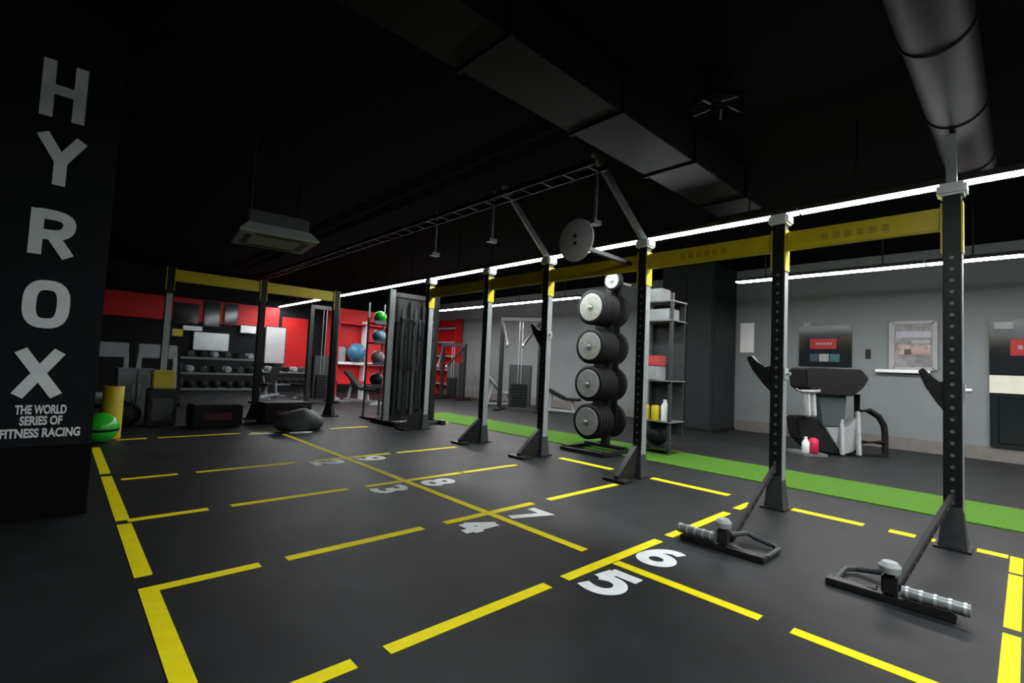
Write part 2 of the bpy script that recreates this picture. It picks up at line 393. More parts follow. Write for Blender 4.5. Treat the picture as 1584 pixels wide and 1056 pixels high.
# outriggers of the two nearest uprights: brace, T-foot, silver roller, bent loop
def outrigger(y, s, dy):
    fx = 3.90
    bm = nb(); bar(bm, (RX-.05, y, .44), (fx+.08, y+dy-.02, .07), .042, .05); b = obj('outrigger_brace', bm, M_rub, rig, bev=.006)
    bm = nb()
    for k in range(9):
        t_ = .08 + k*.1; p = Vector((RX-.05, y, .44)).lerp(Vector((fx+.08, y+dy-.02, .07)), t_)
        cyl(bm, (p.x, p.y-.0225, p.z), (p.x, p.y-.019, p.z), .013, 8)
    h = obj('bolt_holes', bm, M_hole, b); h['kind'] = 'stuff'
    yc = y+dy
    bm = nb(); bx(bm, fx-.045, fx+.045, yc-.31, yc+.34, 0, .045); t = obj('floor_bar', bm, M_black, rig, bev=.006)
    bm = nb(); cyl(bm, (fx-.01, yc+s*.06, .085), (fx-.01, yc+s*.37, .085), .036, 18); obj('roller', bm, M_steel, rig, True)
    for k in range(5):
        bm = nb(); cyl(bm, (fx-.01, yc+s*(.08+k*.065), .085), (fx-.01, yc+s*(.095+k*.065), .085), .040, 18); obj('roller_ring', bm, M_silver, rig, True)
    bm = nb(); bx(bm, fx-.04, fx+.035, yc-.04, yc+.04, .045, .17); obj('clamp_block', bm, M_black, rig, bev=.012)
    bm = nb(); lathe(bm, [(.03, .0), (.055, .012), (.06, .05), (.04, .075), (.0, .08)], (fx-.005, yc, .17)); obj('grip_cap', bm, M_lgrey, rig, True)
    bm = nb(); tube(bm, [(fx+.02, yc-s*.07, .05), (fx+.02, yc-s*.25, .03), (fx+.06, yc-s*.30, .03), (fx+.30, yc-s*.30, .03), (fx+.36, yc-s*.25, .03), (fx+.36, yc-s*.12, .05), (fx+.34, yc-s*.05, .08), (fx+.05, yc-s*.03, .12)], .02, 8)
    obj('loop_bar', bm, M_dark, rig, True)
outrigger(PY[0], -1, .16); outrigger(PY[1], 1, -.19)
# hooks bolted on the uprights
def hook(y, z, label, ln=1.):
    t = thing('rack_hook', label, 'hook', (RX-.05, y, z))
    bm = nb(); prism(bm, [(.064, z-.20), (.064, z+.08), (.12, z+.06), (.2, z+.11), (.27, z+.19), (.32, z+.16), (.25, z+.02), (.14, z-.12)], -.04, .04)
    for v in bm.verts: v.co = Vector((RX+v.co.y, y+v.co.x*ln, v.co.z))
    obj('arm', bm, M_black, t, bev=.006)
    bm = nb(); bx(bm, RX-.06, RX+.06, y-.08, y-.068, z-.06, z+.06); obj('cheek_plate', bm, M_lgrey, t)
    bm = nb(); cyl(bm, (RX, y-.12, z), (RX, y-.08, z), .018, 10); obj('pin', bm, M_silver, t)
    return t
hook(PY[1], 1.42, 'large black hook arm on the upright in front of the cardio machine')
hook(PY[0], 1.33, 'black hook arm on the end upright beside the wide yellow tape', .72)
hook(PY[3], 1.9, 'black hook set high on the upright beside the plate tower')
# round throwing target above the beam
tx = 4.4; tg = onX(890, 371, tx)
t = thing('throwing_target', 'round grey throwing target disc held out in front of the yellow crossbeam', 'target', (tx, tg.y, tg.z-.26))
bm = nb(); lathe(bm, [(.0, 0), (.245, 0), (.258, .008), (.258, .024), (.245, .03), (0, .03)], (tx, tg.y, tg.z), (1, 0, 0), 36); obj('disc', bm, mat('target_grey', (.55, .56, .55), .6, 0, .1, 8.), t, True)
for dz in (-.04, .05):
    bm = nb(); cyl(bm, (tx-.01, tg.y, tg.z+dz), (tx+.001, tg.y, tg.z+dz), .022, 10); obj('bolt', bm, M_black, t)
bm = nb(); bar(bm, (tx+.03, tg.y, tg.z-.05), (RX-.036, tg.y+.02, 2.84), .05, .05); obj('support_arm', bm, M_black, t)

# ------------------------------------------------------------------ far rig across the room
Y2 = 11.4
rig2 = thing('training_rig', 'black rig with yellow crossbeam spanning the far end of the numbered floor', 'rig', (3.2, Y2, 0))
X2 = [onY(258, 500, Y2).x, onY(402, 520, Y2).x, onY(515, 540, Y2).x]
for i, x in enumerate(X2):
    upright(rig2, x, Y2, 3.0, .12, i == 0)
    bm = nb(); bx(bm, x-.17, x+.17, Y2-.17, Y2+.17, 0, .03); obj('base_plate', bm, M_black, rig2)
    bm = nb(); lathe(bm, [(.16, .03), (.08, .3)], (x, Y2, 0), (0, 0, 1), 4); obj('foot_shroud', bm, M_black, rig2)
    for s in (-1, 1):
        bm = nb(); bx(bm, x+s*.06-(.014 if s < 0 else 0), x+s*.06+(.014 if s > 0 else 0), Y2-.065, Y2+.065, 2.55, 3.0); obj('flange', bm, M_yel, rig2)
for xa, xb in zip(X2, X2[1:]):
    bm = nb(); bx(bm, xa+.075, xb-.075, Y2-.04, Y2+.04, 2.74, 2.97); obj('crossbeam', bm, M_yel, rig2, bev=.008)

# ------------------------------------------------------------------ weight plate tower behind the rig
TX, TY = 7.0, 5.0
tw = thing('plate_tower', 'tall black plate storage tower standing on the turf behind the rig', 'rack', (TX, TY, 0))
ZP = [onX(910, y, 6.45).z for y in (652, 593, 535, 475)]
bm = nb(); bx(bm, TX-.06, TX+.06, TY-.06, TY+.06, .05, 2.96); obj('upright', bm, M_black, tw, bev=.008)
for s in (-.42, .42):
    bm = nb(); bx(bm, TX-.62, TX+.5, TY+s-.04, TY+s+.04, .015, .075); obj('foot', bm, M_black, tw, bev=.006)
bm = nb(); bx(bm, TX-.05, TX+.05, TY-.42, TY+.42, .05, .11); obj('cross_member', bm, M_black, tw)
bm = nb(); bx(bm, TX-.66, TX-.58, TY-.46, TY+.46, .015, .06); obj('cross_member', bm, M_black, tw)
bm = nb(); bx(bm, TX+.065, TX+.085, TY-.16, TY+.36, .35, 2.85); obj('back_panel', bm, M_rub, tw, bev=.004)
LAB = ['lowest', 'second lowest', 'second highest', 'highest']
plate_me = {}
def plate(x, y, z, face, label, grp, r=.295, th=.07):
    key = (face, r, th)
    if key not in plate_me:
        t = thing('weight_plate', label, 'weight plate', (x, y, z), 0, grp)
        bm = nb(); lathe(bm, [(.028, 0), (r-.03, 0), (r-.012, .006), (r, .02), (r, th-.02), (r-.012, th-.006), (r-.03, th), (.028, th)], (0, 0, 0), (1, 0, 0), 28)
        a_ = obj('rim', bm, M_rub, t, True, local=True); ks = [a_]
        if face:
            bm = nb(); lathe(bm, [(.06, -.004), (r*.77, -.004), (r*.79, .002), (.06, .002)], (0, 0, 0), (1, 0, 0), 28)
            ks.append(obj('face_disc', bm, M_plate, t, True, local=True))
            bm = nb(); lathe(bm, [(.03, -.009), (.06, -.007), (.062, .0), (.03, .0)], (0, 0, 0), (1, 0, 0), 20)
            ks.append(obj('hub', bm, M_steel, t, True, local=True))
        KIDS[t] = ks; plate_me[key] = t; return t
    t = copy_tree(plate_me[key]); t.location = (x, y, z); t['label'] = label; t['group'] = grp; return t
for i, z in enumerate(ZP):
    bm = nb(); cyl(bm, (TX-.62, TY, z), (TX+.45, TY, z), .024, 14); obj('peg', bm, M_silver, tw, True)
    bm = nb(); bx(bm, TX-.09, TX+.09, TY-.07, TY+.07, z-.05, z+.05); obj('peg_socket', bm, M_black, tw)
    plate(TX-.55, TY, z, True, 'grey-faced black weight plate on the %s peg of the tower' % LAB[i], 'weight plates on the tower')
    for k in range(1, 6 if i else 5):
        plate(TX-.55+k*.078, TY, z, False, 'plain black weight plate behind the grey-faced one on the %s peg' % LAB[i], 'weight plates on the tower')
    plate(TX+.12, TY, z, False, 'plain black weight plate on the rear end of the %s tower peg' % LAB[i], 'weight plates on the tower')
z = 2.90
bm = nb(); bx(bm, TX-.04, TX+.04, TY-.23, TY-.055, z-.04, z+.04); obj('side_arm', bm, M_black, tw)
bm = nb(); cyl(bm, (TX-.3, TY-.2, z), (TX+.3, TY-.2, z), .022, 12); obj('peg', bm, M_silver, tw, True)
plate(TX-.26, TY-.2, z, True, 'small grey-faced weight plate at the very top of the tower', 'weight plates on the tower', .17, .05)
plate(TX-.2, TY-.2, z, False, 'small plain black plate at the very top of the tower', 'weight plates on the tower', .17, .06)

# ------------------------------------------------------------------ accessory shelf right of the third upright
SX, SY = 7.75, 4.42
sh = thing('accessory_shelf', 'narrow grey accessory shelf beside the plate tower', 'shelf', (SX, SY, 0))
for dx, dy in ((-.2, .3), (.2, .3), (-.2, -.3)):
    bm = nb(); bx(bm, SX+dx-.025, SX+dx+.025, SY+dy-.025, SY+dy+.025, .0145, 2.75); obj('post', bm, M_dark, sh)
shz = [onX(1030, y, SX).z for y in (650, 588, 497)]
for z in [.12]+shz+[2.62]:
    bm = nb(); bx(bm, SX-.25, SX+.25, SY-.34, SY+.34, z-.02, z); obj('shelf_board', bm, M_steel if z > .5 else M_black, sh)
bm = nb(); bx(bm, SX+.22, SX+.24, SY-.32, SY+.32, .3, 2.6); obj('back_panel', bm, M_dark, sh)
zz = shz
def item(name, bm, m, label, cat, **k): return tag(obj(name, bm, m, **k), label, cat)
bm = nb(); bx(bm, SX-.2, SX+.1, SY-.05, SY+.25, zz[1]+.002, zz[1]+.24); item('storage_box', bm, M_lgrey, 'pale grey storage box under the red box on the accessory shelf', 'box', bev=.01)
bm = nb(); bx(bm, SX-.2, SX+.08, SY-.06, SY+.22, zz[1]+.244, zz[1]+.42); item('storage_box', bm, mat('dull_red', (.5, .06, .07), .5), 'dull red box stacked on a grey box on the accessory shelf', 'box', bev=.01)
bm = nb(); lathe(bm, [(.07, 0), (.07, .22), (.05, .25)], (SX-.12, SY+.2, zz[0]+.002)); item('foam_roller', bm, M_yel, 'short yellow roller at the back of the accessory shelf', 'roller', smooth=True)
bm = nb(); lathe(bm, [(.07, 0), (.07, .22), (.05, .25)], (SX-.12, SY+.01, zz[0]+.002)); item('foam_roller', bm, M_yel, 'short yellow roller next to the white bottle on the shelf', 'roller', smooth=True)
bm = nb(); lathe(bm, [(.06, 0), (.065, .02), (.065, .25), (.03, .31), (.03, .36)], (SX-.12, SY-.17, zz[0]+.002)); item('bottle', bm, M_white, 'white bottle standing beside yellow rollers on the shelf', 'bottle', smooth=True)
bm = nb(); bx(bm, SX-.2, SX+.15, SY-.25, SY+.2, zz[2]+.002, zz[2]+.2); item('storage_box', bm, M_lgrey, 'wide pale box on the upper board of the accessory shelf', 'box', bev=.01)
bm = nb(); bx(bm, SX-.2, SX+.1, SY-.1, SY+.25, 2.622, 2.85); item('storage_box', bm, M_lgrey, 'pale box on the very top of the accessory shelf', 'box', bev=.01)
bm = nb(); sph(bm, (SX-.02, SY+.02, .12+.19), .19); item('medicine_ball', bm, M_rub, 'black medicine ball on the bottom board of the accessory shelf', 'ball', smooth=True)

# ------------------------------------------------------------------ storage bay hung with bands near the end of the rig
BY = 9.55
xa, xb = onY(598, 600, BY).x, onY(668, 600, BY).x
bay = thing('storage_bay', 'tall black storage bay of slats at the far end of the long rig', 'rack', ((xa+xb)/2, BY, 0))
for x in (xa, xb):
    bm = nb(); bx(bm, x-.07, x+.07, BY-.05, BY+.05, .06, 2.95); obj('upright', bm, M_steel if x == xa else M_post, bay, bev=.008)
    bm = nb(); bx(bm, x-.06, x+.06, BY-.55, BY+.55, 0, .09); obj('skid', bm, M_black, bay, bev=.008)
for z in (.12, 2.3, 2.85):
    bm = nb(); bx(bm, xa+.07, xb-.07, BY-.04, BY+.04, z-.05, z+.05); obj('cross_member', bm, M_black, bay)
bm = nb(); bx(bm, xa+.07, xb-.07, BY-.42, BY-.34, .03, .08); obj('cross_member', bm, M_dark, bay)
n = 9
for k in range(n):
    x = xa+.16+(xb-xa-.32)*k/(n-1); dd = (k % 3)*.02
    bm = nb(); bx(bm, x-.035, x+.035, BY-.07-dd, BY-.045-dd, .2+.12*(k % 2), 2.75-.2*(k % 3)); obj('slat', bm, [M_black, M_dark, M_post][k % 3], bay, bev=.004)
bm = nb(); bx(bm, xa+.1, xb-.1, BY+.02, BY+.035, .1, 2.9); obj('back_panel', bm, M_black, bay)
for k in range(5):
    x = xa+.22+(xb-xa-.44)*k/4; zt = 2.27
    bm = nb(); cyl(bm, (x, BY-.035, zt+.005), (x, BY-.26, zt+.04), .012, 8); obj('hanger', bm, M_steel, bay)
    pts = [(x+.055*math.cos(a_), BY-.2, zt-.42+.44*math.sin(a_)*(1 if math.sin(a_) > 0 else 1.5)) for a_ in [2*math.pi*j/24 for j in range(25)]]
    bm = nb(); tube(bm, pts, .016, 6)
    tag(obj('resistance_band', bm, [M_dark, M_rub][k % 2], None, True), 'dark resistance band hanging in a loop from the storage bay', 'band', 'bands on the storage bay')

# ------------------------------------------------------------------ ball tower
QY = 10.6
qx = onY(584, 560, QY).x
bt = thing('ball_rack', 'slim grey rack of medicine balls beside the storage bay', 'rack', (qx, QY, 0))
bz = [onY(584, y, QY).z for y in (597, 563, 530, 500)]
for s in (-.2, .2):
    bm = nb(); bx(bm, qx+s-.02, qx+s+.02, QY+.16, QY+.2, 0, 2.75); obj('post', bm, M_steel, bt)
for z in bz:
    bm = nb(); bx(bm, qx-.22, qx+.22, QY-.17, QY+.2, z-.03, z); obj('tray', bm, M_dark, bt)
    bm = nb(); bx(bm, qx-.22, qx+.22, QY-.19, QY-.17, z-.03, z+.05); obj('tray_lip', bm, M_steel, bt)
bm = nb(); bx(bm, qx-.25, qx+.25, QY-.2, QY+.25, 0, .05); obj('base', bm, M_black, bt)
for z, m_, nm, r in ((bz[3], M_green, 'green', .15), (bz[2], M_ltblue, 'pale blue', .16), (bz[1], M_pink, 'off-white', .16), (bz[0], M_dark, 'charcoal', .16)):
    bm = nb(); sph(bm, (qx, QY, z+r), r); tag(obj('medicine_ball', bm, m_, None, True), '%s medicine ball on the slim grey ball rack' % nm, 'ball', 'balls on the slim rack')

# ------------------------------------------------------------------ red cubby unit with blue ball, far end
KY = 16.
a, b = onY(522, 478, KY), onY(604, 588, KY)
cu = thing('cubby_unit', 'tall red shelving unit with white dividers at the far wall', 'shelf', ((a.x+b.x)/2, KY, 0))
bm = nb(); bx(bm, a.x, b.x, KY+.35, KY+.4, b.z-.1, 3.15); obj('back_panel', bm, M_red, cu)
bm = nb(); bx(bm, a.x, b.x, KY, KY+.35, b.z-.15, b.z-.05); obj('shelf_board', bm, M_red, cu)
zs = onY(552, 560, KY).z
bm = nb(); bx(bm, a.x, b.x, KY, KY+.35, zs-.09, zs); obj('shelf_board', bm, M_white, cu)
for px in (522, 567, 604):
    x = onY(px, 540, KY).x; bm = nb(); bx(bm, x-.05, x+.05, KY, KY+.35, 0, 3.1 if px != 567 else 2.75); obj('divider', bm, M_white if px == 567 else M_red, cu)
for zt in (2.6,):
    bm = nb(); bx(bm, a.x, b.x, KY, KY+.35, zt, zt+.05); obj('shelf_board', bm, M_red, cu)
c = onY(552, 540, KY)
bm = nb(); sph(bm, (c.x, KY+.02, zs+.33), .33); tag(obj('exercise_ball', bm, M_blue, None, True), 'large blue exercise ball resting in the red shelving unit', 'ball')
bm = nb(); bx(bm, a.x+.12, a.x+.42, KY+.05, KY+.3, zs+.002, zs+.5); item('folded_mat', bm, M_lgrey, 'pale folded mat beside the blue exercise ball', 'mat', bev=.03)

# ------------------------------------------------------------------ black machine, benches, plyo boxes, sandbag in the middle distance
def cable_machine(name, label, x, y, rz, hgt=2.3, wd=1.1, arms=True):
    t = thing(name, label, 'machine', (x, y, 0), rz)
    for s in (-1, 1):
        bm = nb(); bx(bm, s*wd/2-.06, s*wd/2+.06, -.06, .06, .05, hgt); obj('column', bm, M_black, t, local=True, bev=.01)
        bm = nb(); bx(bm, s*wd/2-.07, s*wd/2+.07, -.5, .5, 0, .07); obj('foot', bm, M_black, t, local=True, bev=.01)
    bm = nb(); bx(bm, -wd/2-.06, wd/2+.06, -.07, .07, hgt-.12, hgt); obj('top_beam', bm, M_black, t, local=True, bev=.01)
    bm = nb(); bx(bm, -wd*.28, wd*.28, .0, .22, .12, 1.45); st = obj('stack_cover', bm, M_dark, t, local=True, bev=.02)
    for k in range(8):
        bm = nb(); bx(bm, -wd*.2, wd*.2, -.1, -.01, .15+k*.09, .225+k*.09); obj('stack_plate', bm, M_post, t, local=True, bev=.004)
    for s in (-1, 1):
        bm = nb(); cyl(bm, (s*.05, -.05, .85), (s*.05, -.05, hgt-.12), .008, 6); obj('guide_rod', bm, M_silver, t, local=True)
    if arms:
        for s in (-1, 1):
            bm = nb(); bar(bm, (s*wd/2, 0, hgt-.1), (s*wd*.2, -.75, hgt-.9), .06, .06); obj('arm', bm, M_black, t, local=True)
            bm = nb(); cyl(bm, (s*wd*.2-.03, -.75, hgt-.93), (s*wd*.2+.03, -.75, hgt-.93), .07, 14); obj('pulley', bm, M_steel, t, local=True)
    return t
p = onY(495, 600, 15.)
cable_machine('cable_machine', 'tall black cable machine standing in front of the red far wall', p.x, 15., 0, 3.0, .8, False)
cable_machine('cable_machine', 'black cable machine with slanted arms by the grey wall past the turf', 10.7, 11.0, -1.0, 2.95, 1.25)
cable_machine('cable_machine', 'short black cable machine close to the red wall shelf', 11.4, 15.5, -1.2, 2.2, 1.0)

def bench(x, y, rz, label, incl=.0, m_=None):
    t = thing('weight_bench', label, 'bench', (x, y, 0), rz)
    bm = nb(); bx(bm, -.14, .14, -.2, .25, .42, .50); obj('seat_pad', bm, m_ or M_rub, t, local=True, bev=.02)
    bm = nb(); bar(bm, (0, .28, .46), (0, .28+.85*math.cos(incl), .46+.85*math.sin(incl)), .28, .08); obj('back_pad', bm, m_ or M_rub, t, local=True, bev=.02)
    bm = nb(); bar(bm, (0, -.35, .1), (0, .95, .1), .07, .07); obj('spine', bm, M_lgrey, t, local=True)
    for yy in (-.35, .95):
        bm = nb(); bx(bm, -.3, .3, yy-.04, yy+.04, 0, .07); obj('foot', bm, M_lgrey, t, local=True, bev=.008)
    bm = nb(); bar(bm, (0, 0, .12), (0, .05, .42), .07, .07); obj('upright', bm, M_lgrey, t, local=True)
    bm = nb(); bar(bm, (0, .8, .12), (0, .28+.5*math.cos(incl), .42+.5*math.sin(incl)), .06, .06); obj('upright', bm, M_lgrey, t, local=True)
    return t
bench(6.6, 16.0, .9, 'flat black bench with grey frame in front of the cable machine')
bench(4.9, 16.6, -.7, 'inclined black bench with grey frame near the far rig', .9)
bench(7.2, 14.2, .4, 'inclined black bench between far rig and red shelving', .7)
bench(11.6, 12.4, 1.2, 'grey-padded bench beside the slanted-arm cable machine', .8, M_lgrey)
bench(11.6, 9.5, .3, 'black bench against the grey wall beside the charcoal wall block', .4)

def plyo(pa, pb, y, d, hgt, label):
    x0, x1 = onY(pa, 640, y).x, onY(pb, 640, y).x
    t = thing('plyo_box', label, 'box', ((x0+x1)/2, y+d/2, 0))
    bm = nb(); bx(bm, x0, x1, y, y+d, 0, hgt); obj('body', bm, M_rub, t, bev=.03)
    bm = nb(); bx(bm, (x0+x1)/2-.22, (x0+x1)/2+.22, y-.004, y+.002, hgt*.35, hgt*.65); obj('logo_patch', bm, mat('dark_red', (.06, .008, .01), .6), t)
plyo(298, 376, 10.2, .6, .42, 'low black jump box in front of the dumbbell rack')
plyo(408, 482, 10.4, .6, .42, 'low black jump box behind the dark sandbag')
p = onZ(468, 667)
t = thing('sandbag', 'slumped dark sandbag lying where the yellow centre line ends', 'bag', (p.x, p.y+.2, 0))
bm = nb(); sph(bm, (0, 0, 0), .5, 24)
for v in bm.verts:
    v.co = Vector((v.co.x*.95 + .03*math.sin(9*v.co.y), v.co.y*.55, max(0, .15 + v.co.z*.5*(1-.25*abs(v.co.x)) + .02*math.sin(11*v.co.x))))
obj('body', bm, M_dark, t, True, local=True)
bm = nb(); tube(bm, [(-.2, 0, .34), (-.17, 0, .42), (0, 0, .45), (.17, 0, .42), (.2, 0, .34)], .02, 8); obj('handle', bm, M_rub, t, True, local=True)

# ------------------------------------------------------------------ dumbbell racks with dumbbells
db_src = {}
def dumbbell(x, y, z, r, m_, label, grp):
    key = (round(r, 3), m_.name)
    if key not in db_src:
        t = thing('dumbbell', label, 'dumbbell', (x, y, z), 0, grp); ks = []
        for s in (-1, 1):
            bm = nb(); lathe(bm, [(r*.75, 0), (r, .02), (r, .09), (r*.75, .11)], (0, s*.08, 0), (0, s, 0), 10); ks.append(obj('head', bm, m_, t, True, local=True))
        bm = nb(); cyl(bm, (0, -.085, 0), (0, .085, 0), .018, 8); ks.append(obj('handle', bm, M_silver, t, True, local=True))
        KIDS[t] = ks; db_src[key] = t; return t
    t = copy_tree(db_src[key]); t.location = (x, y, z); t['label'] = label; t['group'] = grp; return t
def db_rack(x0, x1, y, tiers, label, word):
    t = thing('dumbbell_rack', label, 'rack', ((x0+x1)/2, y, 0))
    for x in (x0+.06, x1-.06):
        bm = nb(); bar(bm, (x, y-.3, .03), (x, y+.3, tiers[-1]+.05), .07, .07); obj('side_frame', bm, M_dark, t)
        bm = nb(); bx(bm, x-.05, x+.05, y-.4, y+.4, 0, .06); obj('foot', bm, M_dark, t)
    for i, z in enumerate(tiers):
        yy = y-.3+.6*(z/tiers[-1])*.9
        bm = nb(); bx(bm, x0, x1, yy-.2, yy+.2, z-.05, z); obj('tier', bm, M_steel, t, bev=.006)
        n = int((x1-x0-.2)/.27); r = .10 - .008*i
        tn = ['bottom', 'middle', 'top'][i]
        for k in range(n):
            dumbbell(x0+.22+k*(x1-x0-.44)/max(1, n-1), yy, z+r, r, [M_rub, M_lgrey, M_dark][(k+i) % 3 if i else 0],
                     'dumbbell lying on the %s tier of the %s' % (tn, word), 'dumbbells on the %s' % word)
a, b = onY(275, 600, 15.).x, onY(398, 600, 15.).x
db_rack(a, b, 15., [.45, .85, 1.25], 'three-tier dumbbell rack behind the low jump boxes', 'rack behind the jump boxes')
a, b = onY(405, 600, 17.5).x, onY(478, 600, 17.5).x
db_rack(a, b, 17.5, [.45, .85], 'two-tier dumbbell rack below the red strip of far wall', 'rack below the red panel')

# ------------------------------------------------------------------ mirrors, screens and machines at the far wall
def board(name, m_, x0, y0, x1, y1, Y, label, cat, d=.06, bev=.01):
    a, b = onY(x0, y0, Y), onY(x1, y1, Y)
    t = thing(name, label, cat, ((a.x+b.x)/2, Y, b.z))
    bm = nb(); bx(bm, a.x, b.x, Y-d, Y, b.z, a.z); obj('panel', bm, m_, t, bev=bev)
    bm = nb(); bx(bm, a.x-.03, b.x+.03, Y-d*.5, Y+.001, b.z-.03, a.z+.03); obj('backing', bm, M_black, t)
    return t
YB = Y1-.045
board('wall_screen', M_glass, 272, 468, 305, 500, YB, 'black screen hung on the red band above the yellow sign', 'screen')
board('wall_screen', M_glass, 318, 466, 338, 505, YB, 'tall black screen between two smaller ones on the red band', 'screen')
board('wall_screen', M_glass, 349, 470, 366, 500, YB, 'narrow black screen on the red band beside a red gap', 'screen')
board('wall_mirror', M_mirror, 300, 513, 352, 543, YB, 'bright mirror board below the black screens', 'mirror')
board('wall_sign', M_white, 283, 503, 312, 512, YB, 'white strip sign above the bright mirror board', 'sign')
board('wall_sign', mat('yellow_sign', (.5, .45, .03), .5), 266, 508, 282, 520, YB, 'small yellow sign beside the white strip sign', 'sign')
board('wall_sign', M_white, 372, 503, 395, 516, YB, 'small white sign under the bright red panel end', 'sign')
board('wall_mirror', M_mirror, 412, 505, 438, 562, YB, 'tall pale mirror beside the narrow red panel', 'mirror')

# left cluster behind the column: grey cabinet, rowing machine, roller, ball
p0, p1 = onY(176, 640, 11.8).x, onY(236, 640, 11.8).x
t = thing('storage_cabinet', 'grey storage cabinet beyond the lettered column', 'cabinet', ((p0+p1)/2, 12.1, 0))
bm = nb(); bx(bm, p0, p1, 11.8, 12.3, .0, 1.0); obj('body', bm, mat('blue_grey', (.19, .21, .23), .5), t, bev=.01)
for s in (0, 1):
    w2 = (p1-p0)/2
    bm = nb(); bx(bm, p0+s*w2+.015, p0+(s+1)*w2-.015, 11.78, 11.8, .06, .95); d = obj('door', bm, mat('blue_grey2', (.22, .24, .26), .45), t, bev=.006)
    bm = nb(); bx(bm, p0+w2+(.03 if s else -.05), p0+w2+(.05 if s else -.03), 11.755, 11.78, .5, .7); obj('handle', bm, M_silver, d)
c = onY(196, 655, 11.0); c.x = .90
t = thing('kit_bag', 'rounded black kit bag lying in front of the grey cabinet', 'bag', (c.x, 11.1, 0))
bm = nb(); sph(bm, (0, 0, 0), .4, 20)
for v in bm.verts: v.co = Vector((v.co.x*.75, v.co.y*.6, max(0, .2+v.co.z*.62)))
obj('body', bm, M_rub, t, True, local=True)
bm = nb(); tube(bm, [(-.15, -.1, .42), (-.1, -.1, .5), (.1, -.1, .5), (.15, -.1, .42)], .015, 6); obj('strap', bm, M_dark, t, True, local=True)
p = onZ(172, 668); p = Vector((onY(173, 640, 9.6).x, 9.6, 0))
t = thing('foam_roller', 'tall yellow roller standing upright behind the green ball', 'roller', p)
bm = nb(); lathe(bm, [(.06, 0), (.13, 0), (.13, .78), (.125, .79), (.06, .79)], (0, 0, 0)); obj('body', bm, M_yel, t, True, local=True)
bm = nb(); lathe(bm, [(.02, .785), (.06, .785), (.06, .795), (.02, .795)], (0, 0, 0)); obj('core', bm, M_black, t, local=True)
g = onZ(157, 686)
t = thing('slam_ball', 'glossy green ball with black band beside the column', 'ball', (g.x-.02, g.y+.1, 0))
bm = nb(); sph(bm, (0, 0, .215), .215, 28); obj('shell', bm, mat('green_gloss', (.03, .48, .03), .25, 0, .08, 5.), t, True, local=True)
bm = nb(); lathe(bm, [(.2145, -.018), (.2185, -.016), (.2185, .016), (.2145, .018)], (0, 0, .19), (0, 0, 1), 28); obj('band', bm, M_rub, t, True, local=True)
c = onY(251, 600, 11.0)
t = thing('plinth_block', 'dark grey block carrying the yellow box by the far rig', 'block', (c.x, 11.0, 0))
bm = nb(); bx(bm, -.22, .22, -.2, .2, 0, c.z-.005); obj('body', bm, M_post, t, bev=.02, local=True)
bm = nb(); bx(bm, -.16, .16, -.215, -.2, .1, .5); obj('front_panel', bm, M_dark, t, bev=.006, local=True)
t = thing('equipment_box', 'yellow box standing on a grey block by the far rig', 'box', (c.x, 11.0, c.z))
bm = nb(); bx(bm, -.17, .17, -.14, .14, 0, .33); obj('body', bm, mat('dull_yellow', (.42, .38, .02), .5), t, bev=.02, local=True)
bm = nb(); bx(bm, -.18, .18, -.15, .15, .27, .3); obj('rim', bm, mat('dull_yellow2', (.36, .32, .02), .5), t, bev=.005, local=True)

def treadmill(x, y, rz, label):
    t = thing('treadmill', label, 'treadmill', (x, y, 0), rz)
    bm = nb(); bx(bm, -.4, .4, -.9, .9, .08, .2); obj('deck', bm, M_dark, t, local=True, bev=.02)
    bm = nb(); bx(bm, -.25, .25, -.88, .6, .2, .21); obj('belt', bm, M_rub, t, local=True)
    bm = nb(); bx(bm, -.38, .38, .55, .95, .2, .34); obj('motor_hood', bm, M_lgrey, t, local=True, bev=.05)
    for s in (-1, 1):
        bm = nb(); bar(bm, (s*.38, .7, .2), (s*.36, .55, 1.3), .07, .1); obj('upright', bm, M_lgrey, t, local=True, bev=.01)
        bm = nb(); tube(bm, [(s*.36, .55, 1.15), (s*.36, .1, 1.05), (s*.36, 0, 1.0)], .025, 8); obj('handrail', bm, M_dark, t, True, local=True)
        bm = nb(); bx(bm, s*.4-.05, s*.4+.05, -.85, .9, 0, .08); obj('skid', bm, M_black, t, local=True)
    bm = nb(); bar(bm, (-.4, .55, 1.35), (.4, .55, 1.35), .12, .35); obj('console', bm, M_lgrey, t, local=True, bev=.02)
    bm = nb(); bx(bm, -.3, .3, .475, .485, 1.24, 1.48); obj('screen', bm, M_glass, t, local=True)
for i, px in enumerate((178, 229)):
    treadmill(onY(px, 560, 15.5).x-(.2 if i == 0 else -.12), 15.5, math.pi, ['pale treadmill partly hidden by the lettered column', 'pale treadmill beside the far rig upright'][i])

# red ladder shelf on the grey wall
ya, yb = onX(682, 600, X1-.3).y, onX(708, 600, X1-.3).y
ya, yb = 17.2, 18.8
t = thing('red_shelf', 'red five-tier shelf with pale boards against the grey wall', 'shelf', (X1-.25, (ya+yb)/2, 0))
bm = nb(); bx(bm, X1-.06, X1-.035, ya, yb, .35, 3.4); obj('back_panel', bm, M_red, t)
for y in (ya, yb):
    bm = nb(); bx(bm, X1-.42, X1-.06, y-.03, y+.03, 0, 3.4); obj('side_panel', bm, M_red, t)
for k in range(5):
    z = .5+k*.62
    bm = nb(); bx(bm, X1-.42, X1-.06, ya+.03, yb-.03, z-.04, z+.03); obj('shelf_board', bm, M_lgrey, t)

